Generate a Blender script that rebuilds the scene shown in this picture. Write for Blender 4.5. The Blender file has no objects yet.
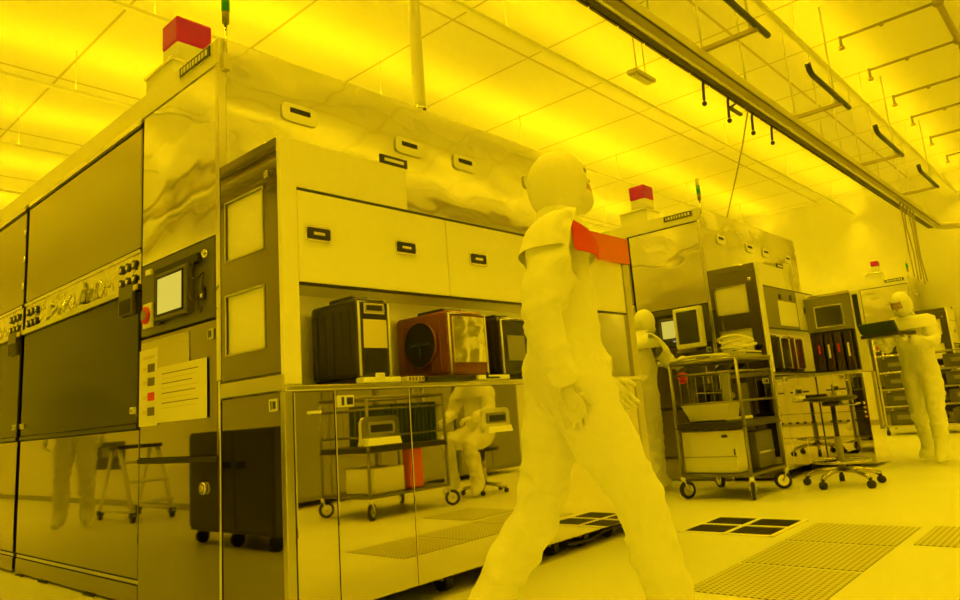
import bpy, bmesh, math, random
from mathutils import Vector, Matrix
from mathutils.bvhtree import BVHTree
random.seed(7)
R = math.radians
scene = bpy.context.scene
COL = scene.collection

# ------------------------------------------------------------------ materials
def mat(name, col, rough=.5, metal=0., spec=.5, bump=None, emit=None, estr=0., alpha=None, trans=0.):
    m = bpy.data.materials.new(name); m.use_nodes = True
    nt = m.node_tree; b = nt.nodes['Principled BSDF']
    b.inputs['Base Color'].default_value = (*col, 1)
    b.inputs['Roughness'].default_value = rough
    b.inputs['Metallic'].default_value = metal
    b.inputs['Specular IOR Level'].default_value = spec
    if trans: b.inputs['Transmission Weight'].default_value = trans
    if emit:
        b.inputs['Emission Color'].default_value = (*emit, 1)
        b.inputs['Emission Strength'].default_value = estr
    if bump:
        tc = nt.nodes.new('ShaderNodeTexCoord'); mp = nt.nodes.new('ShaderNodeMapping')
        mp.inputs['Scale'].default_value = bump[2] if len(bump) > 2 else (1, 1, 1)
        n = nt.nodes.new('ShaderNodeTexNoise'); n.inputs['Scale'].default_value = bump[0]
        n.inputs['Detail'].default_value = bump[3] if len(bump) > 3 else 1.
        bp = nt.nodes.new('ShaderNodeBump'); bp.inputs['Strength'].default_value = bump[1]
        bp.inputs['Distance'].default_value = .02
        nt.links.new(tc.outputs['Object'], mp.inputs['Vector']); nt.links.new(mp.outputs[0], n.inputs['Vector'])
        nt.links.new(n.outputs[0], bp.inputs['Height']); nt.links.new(bp.outputs[0], b.inputs['Normal'])
    return m

def add_noise_col(m, c0, c1, scale, detail=3, dims=(1, 1, 1)):
    nt = m.node_tree; b = nt.nodes['Principled BSDF']
    tc = nt.nodes.new('ShaderNodeTexCoord'); mp = nt.nodes.new('ShaderNodeMapping'); mp.inputs['Scale'].default_value = dims
    n = nt.nodes.new('ShaderNodeTexNoise'); n.inputs['Scale'].default_value = scale; n.inputs['Detail'].default_value = detail
    r = nt.nodes.new('ShaderNodeValToRGB'); r.color_ramp.elements[0].color = (*c0, 1); r.color_ramp.elements[1].color = (*c1, 1)
    r.color_ramp.elements[0].position = .3; r.color_ramp.elements[1].position = .7
    nt.links.new(tc.outputs['Object'], mp.inputs['Vector']); nt.links.new(mp.outputs[0], n.inputs['Vector'])
    nt.links.new(n.outputs[0], r.inputs[0]); nt.links.new(r.outputs[0], b.inputs['Base Color'])
    return m

M = {}
M['floor'] = add_noise_col(mat('floor_vinyl', (.8, .8, .8), .32, spec=.35), (.76, .77, .78), (.82, .82, .82), 1.1)
M['wall'] = mat('wall_panel', (.88, .87, .86), .55)
M['wall_dull'] = mat('wall_dull', (.42, .41, .40), .5)
M['cove'] = mat('cove_base', (.05, .045, .045), .4)
M['white'] = mat('white_enamel', (.88, .88, .87), .35)
M['cream'] = mat('cream_plastic', (.78, .77, .74), .4)
M['front'] = mat('front_enamel', (.92, .91, .90), .22, spec=.6)
M['steel'] = mat('bright_steel', (.72, .69, .66), .022, 1., bump=(1.6, .018))
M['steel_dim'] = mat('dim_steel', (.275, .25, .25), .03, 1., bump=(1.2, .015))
M['steel_wave'] = mat('buckled_steel', (.86, .85, .84), .05, 1., bump=(1.5, .6, (1, 1, 1.6), 1.5))
M['steel_rib'] = mat('ribbed_steel', (.72, .70, .68), .12, 1., bump=(9., .9, (1, 1, 2.), 2.))
M['steel_sat'] = mat('satin_steel', (.62, .60, .58), .28, 1.)
M['tube'] = mat('tube_steel', (.55, .53, .50), .22, 1.)
M['frame'] = mat('trolley_steel', (.26, .245, .23), .3, 1.)
M['trim'] = mat('trim_steel', (.82, .80, .78), .15, 1.)
M['tint'] = mat('tinted_panel', (.46, .44, .40), .2, .9, bump=(.8, .3))
M['smoke'] = mat('smoked_panel', (.026, .022, .026), .2, spec=.14, bump=(.9, .05))
M['grey'] = mat('grey_enamel', (.105, .10, .11), .4)
M['midgrey'] = mat('mid_grey', (.26, .25, .25), .45)
M['dark'] = mat('dark_plastic', (.028, .025, .03), .4)
M['black'] = mat('black_gap', (.008, .007, .008), .6)
M['rubber'] = mat('rubber', (.02, .018, .02), .65)
M['red'] = mat('red_lens', (.48, .005, .012), .3, emit=(.5, .0, .05), estr=.12)
M['redm'] = mat('red_matt', (.72, .04, .03), .6)
M['orange'] = mat('orange_acrylic', (.85, .16, .04), .25)
M['amber'] = mat('amber_shell', (.24, .075, .038), .2, spec=.6, bump=(6, .2, (1, 1, .2)))
M['amberd'] = mat('amber_dark', (.10, .035, .025), .15, spec=.6)
M['pod'] = mat('smoky_pod', (.035, .03, .034), .14, spec=.7, bump=(5, .25, (1, 1, .2)))
M['green'] = mat('green_lens', (.02, .35, .08), .3)
M['locker'] = mat('locker_enamel', (.36, .34, .28), .5)
M['teal'] = mat('dark_green', (.03, .055, .045), .4)
M['greenm'] = mat('olive_panel', (.22, .24, .17), .5)
M['paper'] = mat('paper', (.85, .84, .78), .7)
M['paperb'] = mat('paper_darker', (.62, .60, .52), .7)  # darker paper tone for the rear notice sheet
M['ink'] = mat('ink', (.16, .13, .10), .7)
M['screen'] = mat('screen_lit', (.1, .1, .1), .2, emit=(.82, .70, .10), estr=.85)
M['screenw'] = mat('screen_white', (.1, .1, .1), .2, emit=(.62, .80, .80), estr=.95)
M['screend'] = mat('screen_dark', (.05, .05, .035), .12, spec=.7)
M['suit'] = mat('coverall_cloth', (.88, .88, .87), .75, bump=(14, .35, (1, 1, .6), 2))
M['skin'] = mat('skin', (.62, .38, .28), .5)
M['glove'] = mat('glove', (.76, .76, .74), .5)
M['mask'] = mat('mask_cloth', (.82, .82, .82), .8)
M['eye'] = mat('eye_white', (.8, .8, .8), .2)
M['pupil'] = mat('pupil', (.02, .015, .01), .1)
M['brass'] = mat('brass', (.8, .65, .3), .25, 1.)
M['pipe'] = mat('pipe_paint', (.42, .37, .34), .5)
M['card'] = mat('carton', (.72, .66, .50), .7)
M['rail'] = mat('rail_aluminium', (.60, .57, .54), .3, .6)
M['raild'] = mat('rail_slot', (.10, .085, .08), .5)
M['glow2'] = mat('alcove_fill_glow', (.9, .9, .9), .5, emit=(1., .65, .01), estr=6.)  # emission for the added alcove fill strip
M['glow'] = mat('lamp_tube', (.9, .9, .9), .5, emit=(1., .65, .003), estr=1.)

# ceiling: T-bar grid 1.2 x 1.785 m
GX, GX0, GY, GY0 = 1.2, .81, 1.785, .105
def ceiling_mat():
    m = mat('ceiling_tiles', (.8, .8, .8), .6); nt = m.node_tree; b = nt.nodes['Principled BSDF']
    tc = nt.nodes.new('ShaderNodeTexCoord'); sp = nt.nodes.new('ShaderNodeSeparateXYZ'); nt.links.new(tc.outputs['Object'], sp.inputs[0])
    def line(out, off, per, w):
        a = nt.nodes.new('ShaderNodeMath'); a.operation = 'SUBTRACT'; a.inputs[1].default_value = off; nt.links.new(out, a.inputs[0])
        p = nt.nodes.new('ShaderNodeMath'); p.operation = 'PINGPONG'; p.inputs[1].default_value = per / 2; nt.links.new(a.outputs[0], p.inputs[0])
        l = nt.nodes.new('ShaderNodeMath'); l.operation = 'LESS_THAN'; l.inputs[1].default_value = w; nt.links.new(p.outputs[0], l.inputs[0])
        return l.outputs[0]
    l1 = line(sp.outputs[0], GX0, GX, .013); l2 = line(sp.outputs[1], GY0, GY, .016)
    mx = nt.nodes.new('ShaderNodeMath'); mx.operation = 'MAXIMUM'; nt.links.new(l1, mx.inputs[0]); nt.links.new(l2, mx.inputs[1])
    n = nt.nodes.new('ShaderNodeTexNoise'); n.inputs['Scale'].default_value = .6; nt.links.new(tc.outputs['Object'], n.inputs['Vector'])
    r = nt.nodes.new('ShaderNodeValToRGB'); r.color_ramp.elements[0].color = (.82, .82, .82, 1); r.color_ramp.elements[1].color = (.88, .88, .88, 1)
    nt.links.new(n.outputs[0], r.inputs[0])
    mi = nt.nodes.new('ShaderNodeMix'); mi.data_type = 'RGBA'; nt.links.new(mx.outputs[0], mi.inputs['Factor'])
    nt.links.new(r.outputs[0], mi.inputs['A']); mi.inputs['B'].default_value = (.55, .50, .44, 1)
    nt.links.new(mi.outputs['Result'], b.inputs['Base Color'])
    return m
M['ceiling'] = ceiling_mat()

# perforated raised-floor tile
def perf_mat():
    m = mat('perforated_tile', (.7, .7, .7), .35, .3); nt = m.node_tree; b = nt.nodes['Principled BSDF']
    tc = nt.nodes.new('ShaderNodeTexCoord'); mp = nt.nodes.new('ShaderNodeMapping'); mp.inputs['Scale'].default_value = (1, 1, 0)
    v = nt.nodes.new('ShaderNodeTexVoronoi'); v.inputs['Scale'].default_value = 34; v.inputs['Randomness'].default_value = 0.
    nt.links.new(tc.outputs['Object'], mp.inputs['Vector']); nt.links.new(mp.outputs[0], v.inputs['Vector'])
    l = nt.nodes.new('ShaderNodeMath'); l.operation = 'LESS_THAN'; l.inputs[1].default_value = .27; nt.links.new(v.outputs['Distance'], l.inputs[0])
    mi = nt.nodes.new('ShaderNodeMix'); mi.data_type = 'RGBA'; nt.links.new(l.outputs[0], mi.inputs['Factor'])
    mi.inputs['A'].default_value = (.70, .69, .68, 1); mi.inputs['B'].default_value = (.22, .20, .19, 1)
    nt.links.new(mi.outputs['Result'], b.inputs['Base Color'])
    return m
M['perf'] = perf_mat()

# ------------------------------------------------------------------ mesh builder
class MB:
    def __init__(s): s.bm = bmesh.new(); s.mats = []
    def _mi(s, m):
        if m not in s.mats: s.mats.append(m)
        return s.mats.index(m)
    def box(s, a, b, m, bev=0., seg=2, rot=None):
        a, b = Vector(a), Vector(b); c = (a + b) / 2; d = b - a
        mtx = Matrix.Translation(c) @ (rot.to_4x4() if rot else Matrix()) @ Matrix.Diagonal((abs(d.x), abs(d.y), abs(d.z), 1))
        g = bmesh.ops.create_cube(s.bm, size=1, matrix=mtx); vs = g['verts']
        fs = set(f for v in vs for f in v.link_faces)
        if bev:
            es = list(set(e for v in vs for e in v.link_edges))
            r = bmesh.ops.bevel(s.bm, geom=es, offset=min(bev, min(abs(d.x), abs(d.y), abs(d.z)) * .45), segments=seg, affect='EDGES', profile=.5)
            fs = set(r['faces']) | set(f for f in fs if f.is_valid)
            vs2 = set(v for f in fs for v in f.verts); fs = set(f for v in vs2 for f in v.link_faces)
        i = s._mi(m)
        for f in fs: f.material_index = i
        return s
    def cyl(s, p, q, r, m, r2=None, n=16, cap=True):
        p, q = Vector(p), Vector(q); d = q - p
        mtx = Matrix.Translation((p + q) / 2) @ d.to_track_quat('Z', 'Y').to_matrix().to_4x4()
        g = bmesh.ops.create_cone(s.bm, cap_ends=cap, segments=n, radius1=r, radius2=r if r2 is None else r2, depth=d.length, matrix=mtx)
        i = s._mi(m)
        for f in set(f for v in g['verts'] for f in v.link_faces):
            f.material_index = i; f.smooth = len(f.verts) == 4
        return s
    def tube(s, pts, r, m, n=8, closed=False):
        pts = [Vector(p) for p in pts]; k = len(pts); rings = []; i = s._mi(m); up = None
        for j, p in enumerate(pts):
            if closed: t = pts[(j + 1) % k] - pts[j - 1]
            else: t = pts[min(j + 1, k - 1)] - pts[max(j - 1, 0)]
            t.normalize()
            if up is None: up = Vector((0, 0, 1)) if abs(t.z) < .9 else Vector((1, 0, 0))
            x = t.cross(up); 
            if x.length < 1e-4: x = t.orthogonal()
            x.normalize(); up = x.cross(t).normalized()
            rings.append([s.bm.verts.new(p + r * (math.cos(2 * math.pi * a / n) * x + math.sin(2 * math.pi * a / n) * up)) for a in range(n)])
        for j in range(k if closed else k - 1):
            A, B = rings[j], rings[(j + 1) % k]
            for a in range(n):
                f = s.bm.faces.new((A[a], A[(a + 1) % n], B[(a + 1) % n], B[a])); f.material_index = i; f.smooth = True
        if not closed:
            for rg in (rings[0], rings[-1]):
                f = s.bm.faces.new(rg); f.material_index = i
        return s
    def lathe(s, prof, m, n=24, c=(0, 0, 0), rot=None, sx=1., sy=1., a0=0., a1=2 * math.pi, cap=False):
        c = Vector(c); i = s._mi(m); full = abs(a1 - a0 - 2 * math.pi) < 1e-6; k = n if full else n + 1; rings = []
        for r, z in prof:
            rg = []
            for a in range(k):
                t = a0 + (a1 - a0) * a / n; v = Vector((r * math.cos(t) * sx, r * math.sin(t) * sy, z))
                if rot: v = rot @ v
                rg.append(s.bm.verts.new(c + v))
            rings.append(rg)
        for A, B in zip(rings, rings[1:]):
            for a in range(n):
                b2 = (a + 1) % k
                f = s.bm.faces.new((A[a], A[b2], B[b2], B[a])); f.material_index = i; f.smooth = True
        if cap and full:
            for rg in (rings[0], rings[-1]):
                f = s.bm.faces.new(rg); f.material_index = i
        return s
    def ball(s, c, r, m, n=16, rot=None):
        r = Vector((r, r, r)) if isinstance(r, (int, float)) else Vector(r)
        mtx = Matrix.Translation(Vector(c)) @ (rot.to_4x4() if rot else Matrix()) @ Matrix.Diagonal((*r, 1))
        g = bmesh.ops.create_uvsphere(s.bm, u_segments=n, v_segments=max(6, n // 2 + 2), radius=1, matrix=mtx); i = s._mi(m)
        for f in set(f for v in g['verts'] for f in v.link_faces): f.material_index = i; f.smooth = True
        return s
    def prism(s, pts, ax, lo, hi, m):
        """polygon pts (2D) extruded along axis ax from lo to hi; 2D order: x->(y,z), y->(x,z), z->(x,y)"""
        def P(p, h):
            return {'x': (h, p[0], p[1]), 'y': (p[0], h, p[1]), 'z': (p[0], p[1], h)}[ax]
        A = [s.bm.verts.new(P(p, lo)) for p in pts]; B = [s.bm.verts.new(P(p, hi)) for p in pts]; i = s._mi(m); k = len(pts)
        fs = [s.bm.faces.new(A), s.bm.faces.new(B)] + [s.bm.faces.new((A[j], A[(j + 1) % k], B[(j + 1) % k], B[j])) for j in range(k)]
        for f in fs: f.material_index = i
        return s
    def add_mesh(s, me, mats, mtx=None):
        i0 = [s._mi(x) for x in mats]; nf = len(s.bm.faces); nv = len(s.bm.verts)
        s.bm.from_mesh(me); s.bm.verts.ensure_lookup_table(); s.bm.faces.ensure_lookup_table()
        if mtx:
            for v in s.bm.verts[nv:]: v.co = mtx @ v.co
        for f in s.bm.faces[nf:]: f.material_index = i0[min(f.material_index, len(i0) - 1)]; f.smooth = True
        return s
    def build(s, name, parent=None, loc=(0, 0, 0), rz=0.):
        bmesh.ops.recalc_face_normals(s.bm, faces=s.bm.faces)
        me = bpy.data.meshes.new(name); s.bm.to_mesh(me); s.bm.free()
        for m in s.mats: me.materials.append(M[m])
        o = bpy.data.objects.new(name, me); COL.objects.link(o)
        o.location = loc; o.rotation_euler = (0, 0, rz)
        if parent: o.parent = parent
        return o

def tag(o, label=None, cat=None, group=None, kind=None):
    if label: o['label'] = label
    if cat: o['category'] = cat
    if group: o['group'] = group
    if kind: o['kind'] = kind
    return o
def empty(name, label, cat, loc=(0, 0, 0), rz=0., group=None):
    o = bpy.data.objects.new(name, None); COL.objects.link(o); o.location = loc; o.rotation_euler = (0, 0, rz)
    o.empty_display_size = .1
    return tag(o, label, cat, group)
def struct(name, mb, label=None, parent=None): return tag(mb.build(name, parent), label, kind='structure')
def copy_tree(o, parent=None):
    c = o.copy(); COL.objects.link(c)
    if parent: c.parent = parent
    for ch in [x for x in bpy.data.objects if x.parent == o]: copy_tree(ch, c)
    return c

# ------------------------------------------------------------------ room
HC = 4.68
XF, XL, YR, YB = 14.25, -2.35, -4.7, 13.0
struct('floor', MB().box((XL - .1, YR - .1, -.1), (XF + .1, YB + .1, 0), 'floor'), 'pale glossy raised floor')
struct('ceiling', MB().box((XL - .1, YR - .1, HC), (XF + .1, YB + .1, HC + .1), 'ceiling'), 'tiled ceiling with a thin dark grid')
struct('wall_far', MB().box((XF, YR - .1, 0), (XF + .1, YB + .1, HC), 'wall'))
struct('wall_left', MB().box((XL - .1, YR, 0), (XL, YB, HC), 'wall'))
struct('wall_right', MB().box((XL - .1, YR - .1, 0), (XF, YR, HC), 'wall'))
struct('wall_back', MB().box((XL - .1, YB, 0), (XF, YB + .1, HC), 'wall'))
struct('baseboard_left', MB().box((XL, YR, 0), (XL + .02, YB, .07), 'wall_dull', .004))
struct('baseboard_far', MB().box((XF - .02, YR, 0), (XF, YB, .1), 'wall_dull', .004))

# floor tiles (perforated and open)
for i, (x0, y0, w) in enumerate([(2.56, -1.475, 'closest to the dark open tile'), (1.965, -1.475, 'between two others like it'), (1.37, -1.475, 'nearest to the camera'), (2.62, -2.1, 'at the right edge of the picture')]):
    t = MB().box((0, 0, 0), (.56, .56, .004), 'perf', .002)
    tag(t.build('floor_grille', loc=(x0, y0, .0005)), 'square perforated floor tile with small holes, ' + w, 'floor tile', 'perforated floor tiles')
t = empty('floor_vent', 'dark open floor tile of four black panes in a pale frame', 'floor tile', (2.62, -.83, 0))
f = MB()
for a in (0, .285, .57): f.box((a, 0, .0005), (a + .03, .6, .008), 'white', .002)
for a in (0, .285, .57): f.box((0, a, .0005), (.6, a + .03, .0078), 'white', .002)
f.build('frame', t)
for i in (0, 1):
    for j in (0, 1):
        g = MB().box((.03 + .285 * i, .03 + .285 * j, .0005), (.285 + .285 * i, .285 + .285 * j, .003), 'black')
        for k in range(6): g.box((.04 + .285 * i + .04 * k, .03 + .285 * j, .003), (.05 + .285 * i + .04 * k, .285 + .285 * j, .006), 'dark')
        g.build('grate', t)

# ------------------------------------------------------------------ ceiling lights
LR = [(-4.18, 'behind the camera, farthest row out over the aisle'), (-2.395, 'over the aisle behind the camera'), (-.61, 'over the aisle, right of the overhead rail'),
      (1.175, 'left of the overhead rail'), (2.96, 'just behind the white hanging pipe'), (4.745, 'second row behind the red lamp of the nearest machine'),
      (6.53, 'third row behind the nearest machine'), (8.315, 'fourth row behind the nearest machine'), (10.1, 'second row from the back wall'), (11.885, 'row closest to the back wall')]
DOWN, LAMP, LCOL = 88., 17., (1., .65, .003)
LX0, LX1, LZ, LH = XL + .1, XF - .1, HC - .46, .46
for y, w in LR:
    t = empty('ceiling_light', 'long uplight trough under the ceiling, ' + w, 'light', (0, y, LZ), group='uplight troughs under the ceiling')
    g = MB(); n = 24
    g.prism([(-.03, .025), (-.022, 0), (.022, 0), (.03, .025), (.026, .025), (.019, .005), (-.019, .005), (-.026, .025)], 'x', LX0, LX1, 'white')
    g.build('trough', t)
    MB().box((LX0 + .02, -.018, .006), (LX1 - .02, .018, .018), 'glow').build('lamp_strip', t)
    x = LX0 + .6
    while x < LX1: MB().cyl((x, 0, .02), (x, 0, HC - LZ - .001), .004, 'white', n=6).build('hanger_rod', t); x += 2.4
    la = bpy.data.lights.new('fill_downlight', 'AREA'); la.shape = 'RECTANGLE'; la.size = LX1 - LX0 - .1; la.size_y = .04  # added fill: area light under each trough brightens floor and room
    la.energy = DOWN; la.color = LCOL; la.spread = R(115)
    lo = bpy.data.objects.new('fill_downlight', la); COL.objects.link(lo); lo.parent = t; lo.location = ((LX0 + LX1) / 2, 0, -.004)

# ------------------------------------------------------------------ machine (three alike)
def slab(m, mb, y0, y1, z0, z1, x0=0., x1=.025, bev=.003): return mb.box((x0, y0, z0), (x1, y1, z1), m, bev, 1)
def latch(t, name, c, ax, w=.03, h=.045):
    g = MB(); x, y, z = c
    if ax == 'x': g.box((x - .012, y - w, z - h / 2), (x, y + w, z + h / 2), 'cream', .004).box((x - .014, y - w * .8, z - h * .3), (x - .006, y - w * .1, z + h * .3), 'dark').box((x - .0145, y + w * .2, z - h * .35), (x - .006, y + w * .4, z + h * .35), 'dark')
    else: g.box((x - w, y - .012, z - h / 2), (x + w, y, z + h / 2), 'cream', .004).box((x + .1 * w, y - .014, z - h * .3), (x + w * .8, y - .006, z + h * .3), 'dark').box((x - w * .5, y - .0145, z - h * .35), (x - w * .25, y - .006, z + h * .35), 'dark')
    return g.build(name, t)
def rounded(w, h, r, n=5):
    out = []
    for cx, cz, a0 in ((w / 2 - r, h / 2 - r, 0), (-w / 2 + r, h / 2 - r, 90), (-w / 2 + r, -h / 2 + r, 180), (w / 2 - r, -h / 2 + r, 270)):
        for k in range(n + 1): a = R(a0 + 90 * k / n); out.append((cx + r * math.cos(a), cz + r * math.sin(a)))
    return out
def handle_front(t, x, z, y=0., w=.135, h=.068, big=False):
    g = MB(); o = rounded(w, h, .014); i_ = rounded(w - .018, h - .018, .006)
    A = [(x + a, z + b) for a, b in o]; B = [(x + a, z + b) for a, b in i_]
    g.prism(A, 'y', y - .006, y + .004, 'trim'); g.prism(B, 'y', y - .009, y + .002, 'dark')
    g.box((x - w * .22, y - .0125, z - .009), (x + w * .22, y - .006, z + .007), 'trim', .003)
    return g.build('flush_handle', t)
def pull_front(t, x, z, y=0.):
    g = MB(); g.prism([(x + a, z + b) for a, b in rounded(.215, .125, .03)], 'y', y - .01, y + .004, 'trim')
    g.prism([(x + a, z + .012 + b) for a, b in rounded(.15, .055, .012)], 'y', y - .016, y + .002, 'midgrey')
    g.box((x - .062, y - .02, z - .006), (x + .062, y - .004, z + .026), 'black', .003)
    g.prism([(x - .098, z - .062), (x + .098, z - .062), (x + .088, z - .03), (x - .088, z - .03)], 'y', y - .035, y - .005, 'front')
    return g.build('pull_handle', t)

def machine(kind, label, loc, L=2.78, YE=5.3):
    t = empty('process_machine', label, 'machine', loc)
    A = kind == 'A'
    # core
    c = MB(); c.box((.03, .54, .02), (L - .02, YE - .02, 2.69), 'black'); c.box((.03, .46, .12), (L - .02, .545, 1.83), 'black')
    c.box((.03, .03, .12), (L - .02, .47, .955), 'black')
    c.build('core', t)
    roof = MB().box((.03, .54, 2.685), (L, YE, 2.72), 'white', .004)
    roof.build('roof_panel', t)
    MB().box((0, .52, 2.592), (.026, YE, 2.722), 'front', .003).build('fascia', t)
    s = MB().box((-.008, .565, 2.645), (.004, .905, 2.712), 'trim', .003).box((-.011, .575, 2.652), (.002, .895, 2.705), 'dark', .001)
    s = s.build('sign_plate', t)
    q = MB(); y = .875; random.seed(3)
    for k in range(9):   # pale lettering, too small to read
        w = random.choice((.014, .02, .024)); q.box((-.0122, y - w, 2.663), (-.010, y, 2.694), 'paper'); y -= w + .011
    q.build('lettering', s)
    # tower
    g = MB(); slab('steel_wave', g, .54, 1.345, 1.735, 2.58); g.build('mirror_panel', t)
    g = MB(); g.box((-.006, .50, 1.05), (.035, .535, 2.59), 'trim', .004).box((-.006, .505, 0), (.03, .522, 1.05), 'trim', .003); g.build('corner_post', t)
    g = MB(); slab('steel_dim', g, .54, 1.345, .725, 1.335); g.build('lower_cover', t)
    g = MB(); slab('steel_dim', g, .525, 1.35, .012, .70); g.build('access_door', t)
    MB().box((-.012, .525, .70), (.012, 1.35, .722), 'black', .003).build('door_rail', t)
    k = MB().cyl((-.014, .66, .585), (.0, .66, .585), .027, 'trim', n=20).cyl((-.018, .66, .585), (-.01, .66, .585), .012, 'brass', n=14); k.build('door_knob', t)
    latch(t, 'lock', (0, .585, 1.27), 'x', .022, .05)
    # control panel
    cp = MB(); cp.box((-.006, .545, 1.345), (.02, 1.335, 1.725), 'grey', .006); cp = cp.build('control_panel', t)
    g = MB().box((-.03, 1.06, 1.385), (-.004, 1.13, 1.645), 'black', .004).box((-.03, .66, 1.625), (-.004, 1.13, 1.67), 'black', .004); g.build('hood_frame', cp)
    mo = MB(); mo.box((-.045, .745, 1.395), (-.004, 1.085, 1.635), 'grey', .008); mo = mo.build('monitor', cp)
    MB().box((-.0475, .785, 1.425), (-.044, 1.05, 1.605), 'screen' if A or kind == 'B' else 'screend', .001).build('screen', mo)
    MB().box((-.049, .775, 1.415), (-.044, 1.06, 1.425), 'black').box((-.049, .775, 1.605), (-.044, 1.06, 1.614), 'black').box((-.049, .775, 1.415), (-.044, .786, 1.614), 'black').box((-.049, 1.05, 1.415), (-.044, 1.06, 1.614), 'black').build('bezel', mo)
    e = MB().box((-.02, 1.185, 1.385), (-.004, 1.285, 1.515), 'white', .004).lathe([(.03, 0), (.045, .004), (.045, .012), (.03, .016)], 'redm', 20, (-.02, 1.235, 1.45), Matrix.Rotation(R(-90), 3, 'Y')).cyl((-.04, 1.235, 1.45), (-.015, 1.235, 1.45), .026, 'midgrey'); e.build('emergency_stop', cp)
    MB().box((-.018, 1.20, 1.665), (-.004, 1.265, 1.695), 'white', .003).build('switch', cp)
    MB().cyl((-.02, .62, 1.655), (-.004, .62, 1.655), .02, 'trim').cyl((-.028, .62, 1.655), (-.018, .62, 1.655), .009, 'white').build('knob', cp)
    cab = MB()
    for k in range(2):
        pts = [(-.03 - .012 * math.sin(a * 1.7), .70 - .025 * a + .03 * k + .02 * math.sin(a * 2.2 + k), 1.60 - .10 * k - .025 * a + .03 * math.cos(a * 2.5)) for a in [j * .35 for j in range(14)]]
        cab.tube(pts, .004, 'dark', 6)
    cab.build('cable', cp)
    MB().box((-.02, .625, 1.44), (-.004, .665, 1.50), 'dark', .003).box((-.022, .635, 1.45), (-.018, .655, 1.468), 'white').build('switch', cp)
    # notices
    if A:
        MB().box((-.0035, .80, 1.05), (-.0015, 1.335, 1.315), 'paperb').build('notice', t)
        n1 = MB().box((-.006, 1.135, .885), (-.004, 1.347, 1.275), 'paper').build('notice', t)
        p = MB()
        for j, z in enumerate((1.155, 1.085, 1.01, .935)): p.box((-.0072, 1.165, z), (-.006, 1.245, z + .042), 'redm' if j == 2 else 'ink'); p.box((-.0072, 1.25, z + .008), (-.006, 1.30, z + .028), 'card')
        p.box((-.0072, 1.16, 1.225), (-.006, 1.30, 1.24), 'card'); p.build('print', n1)
        n2 = MB().box((-.008, .62, .895), (-.0065, 1.135, 1.168), 'paper').build('notice', t)
        p = MB()
        for j in range(8): p.box((-.0088, .70 + .03 * (j % 3), 1.13 - j * .024), (-.008, 1.08, 1.134 - j * .024), 'card' if j % 2 else 'ink')
        p.build('print', n2)
    # rear bays on the long side
    for y0, y1 in ((1.36, 3.285), (3.355, YE)):
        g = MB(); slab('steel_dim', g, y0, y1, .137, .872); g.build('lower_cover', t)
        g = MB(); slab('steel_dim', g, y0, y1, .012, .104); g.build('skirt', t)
        g = MB(); g.box((.006, y0, .111), (.026, y1, .128), 'tube'); g.build('skirt_rail', t)
        d = MB(); d.box((-.004, y0 + .01, .905), (.022, y1 - .005, 1.605), 'smoke', .006); d = d.build('window_door', t)
        MB().box((-.01, y0 + .005, .878), (.02, y1, .902), 'smoke', .004).build('lower_rail', d)
        for yy in (y0 + .05, y1 - .05): MB().box((-.02, yy - .022, .955), (0, yy + .022, .99), 'white', .004).box((-.022, yy - .012, .962), (-.004, yy + .02, .982), 'midgrey').build('latch', d)
        b = MB(); b.box((-.002, y0, 1.64), (.02, y1, 1.815), 'steel_rib', .004); b = b.build('utility_strip', t)
        MB().box((-.022, y0, 1.61), (.01, y1, 1.645), 'steel_sat', .006).build('ledge', b)
        MB().box((-.012, y0, 1.815), (.012, y1, 1.835), 'trim', .004).build('upper_ledge', b)
        random.seed(int(y0 * 10))
        for k0 in (y0 + .04, y1 - .28):
            for a in range(3):
                for z in (1.68, 1.76):
                    MB().cyl((-.013, k0 + .085 * a + .03, z), (-.002, k0 + .085 * a + .03, z), .026, 'dark', n=14).cyl((-.016, k0 + .085 * a + .03, z), (-.012, k0 + .085 * a + .03, z), .013, 'trim', n=10).build('gauge', b)
        for k in range(4):
            yy = y0 + .45 + k * .27
            b2 = MB().tube([(-.015 - .02 * math.sin(j * .8), yy + .05 * j * .6, 1.70 + .045 * math.sin(j * 1.1 + k)) for j in range(8)], .009, 'cream' if k % 2 else 'trim', 6); b2.build('hose', b)
        MB().box((-.02, y0 + .78, 1.67), (-.002, y0 + .90, 1.79), 'paper', .004).build('notice', b)
        MB().box((-.025, y0 + .05, 1.49), (-.003, y0 + .235, 1.652), 'grey', .004).box((-.028, y0 + .07, 1.495), (-.02, y0 + .215, 1.575), 'black', .004).build('latch', d)
        u = MB(); u.box((-.004, y0 + .005, 1.845), (.022, y1, 2.535), 'tint', .006); u = u.build('upper_door', t)
        MB().box((-.008, y0, 2.54), (.012, y1, 2.556), 'dark').build('dark_rail', u)  # dark strip along the seam under the top trim
        MB().box((-.012, y0, 2.558), (.02, y1, 2.59), 'trim', .004).build('top_trim', u)
        MB().box((.003, 3.285, .88), (.02, 3.355, 2.54), 'black').build('door_gap', t)
    for z in (1.95, 2.15, 2.35): MB().cyl((-.006, 3.345, z), (-.006, 3.345, z + .05), .012, 'trim', n=10).build('hinge', t)
    for yy in (1.9, 2.65, 3.1): MB().box((-.012, yy, 0.0), (.004, yy + .14, .011), 'black', .002).build('levelling_foot', t)
    # front unit: side
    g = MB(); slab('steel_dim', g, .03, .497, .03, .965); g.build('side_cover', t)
    MB().box((-.006, 0, .97), (.026, .50, 1.035), 'steel_sat', .004).build('side_strip', t)
    latch(t, 'lock', (0, .07, .915), 'x', .03, .05)
    sd = MB()
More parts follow.
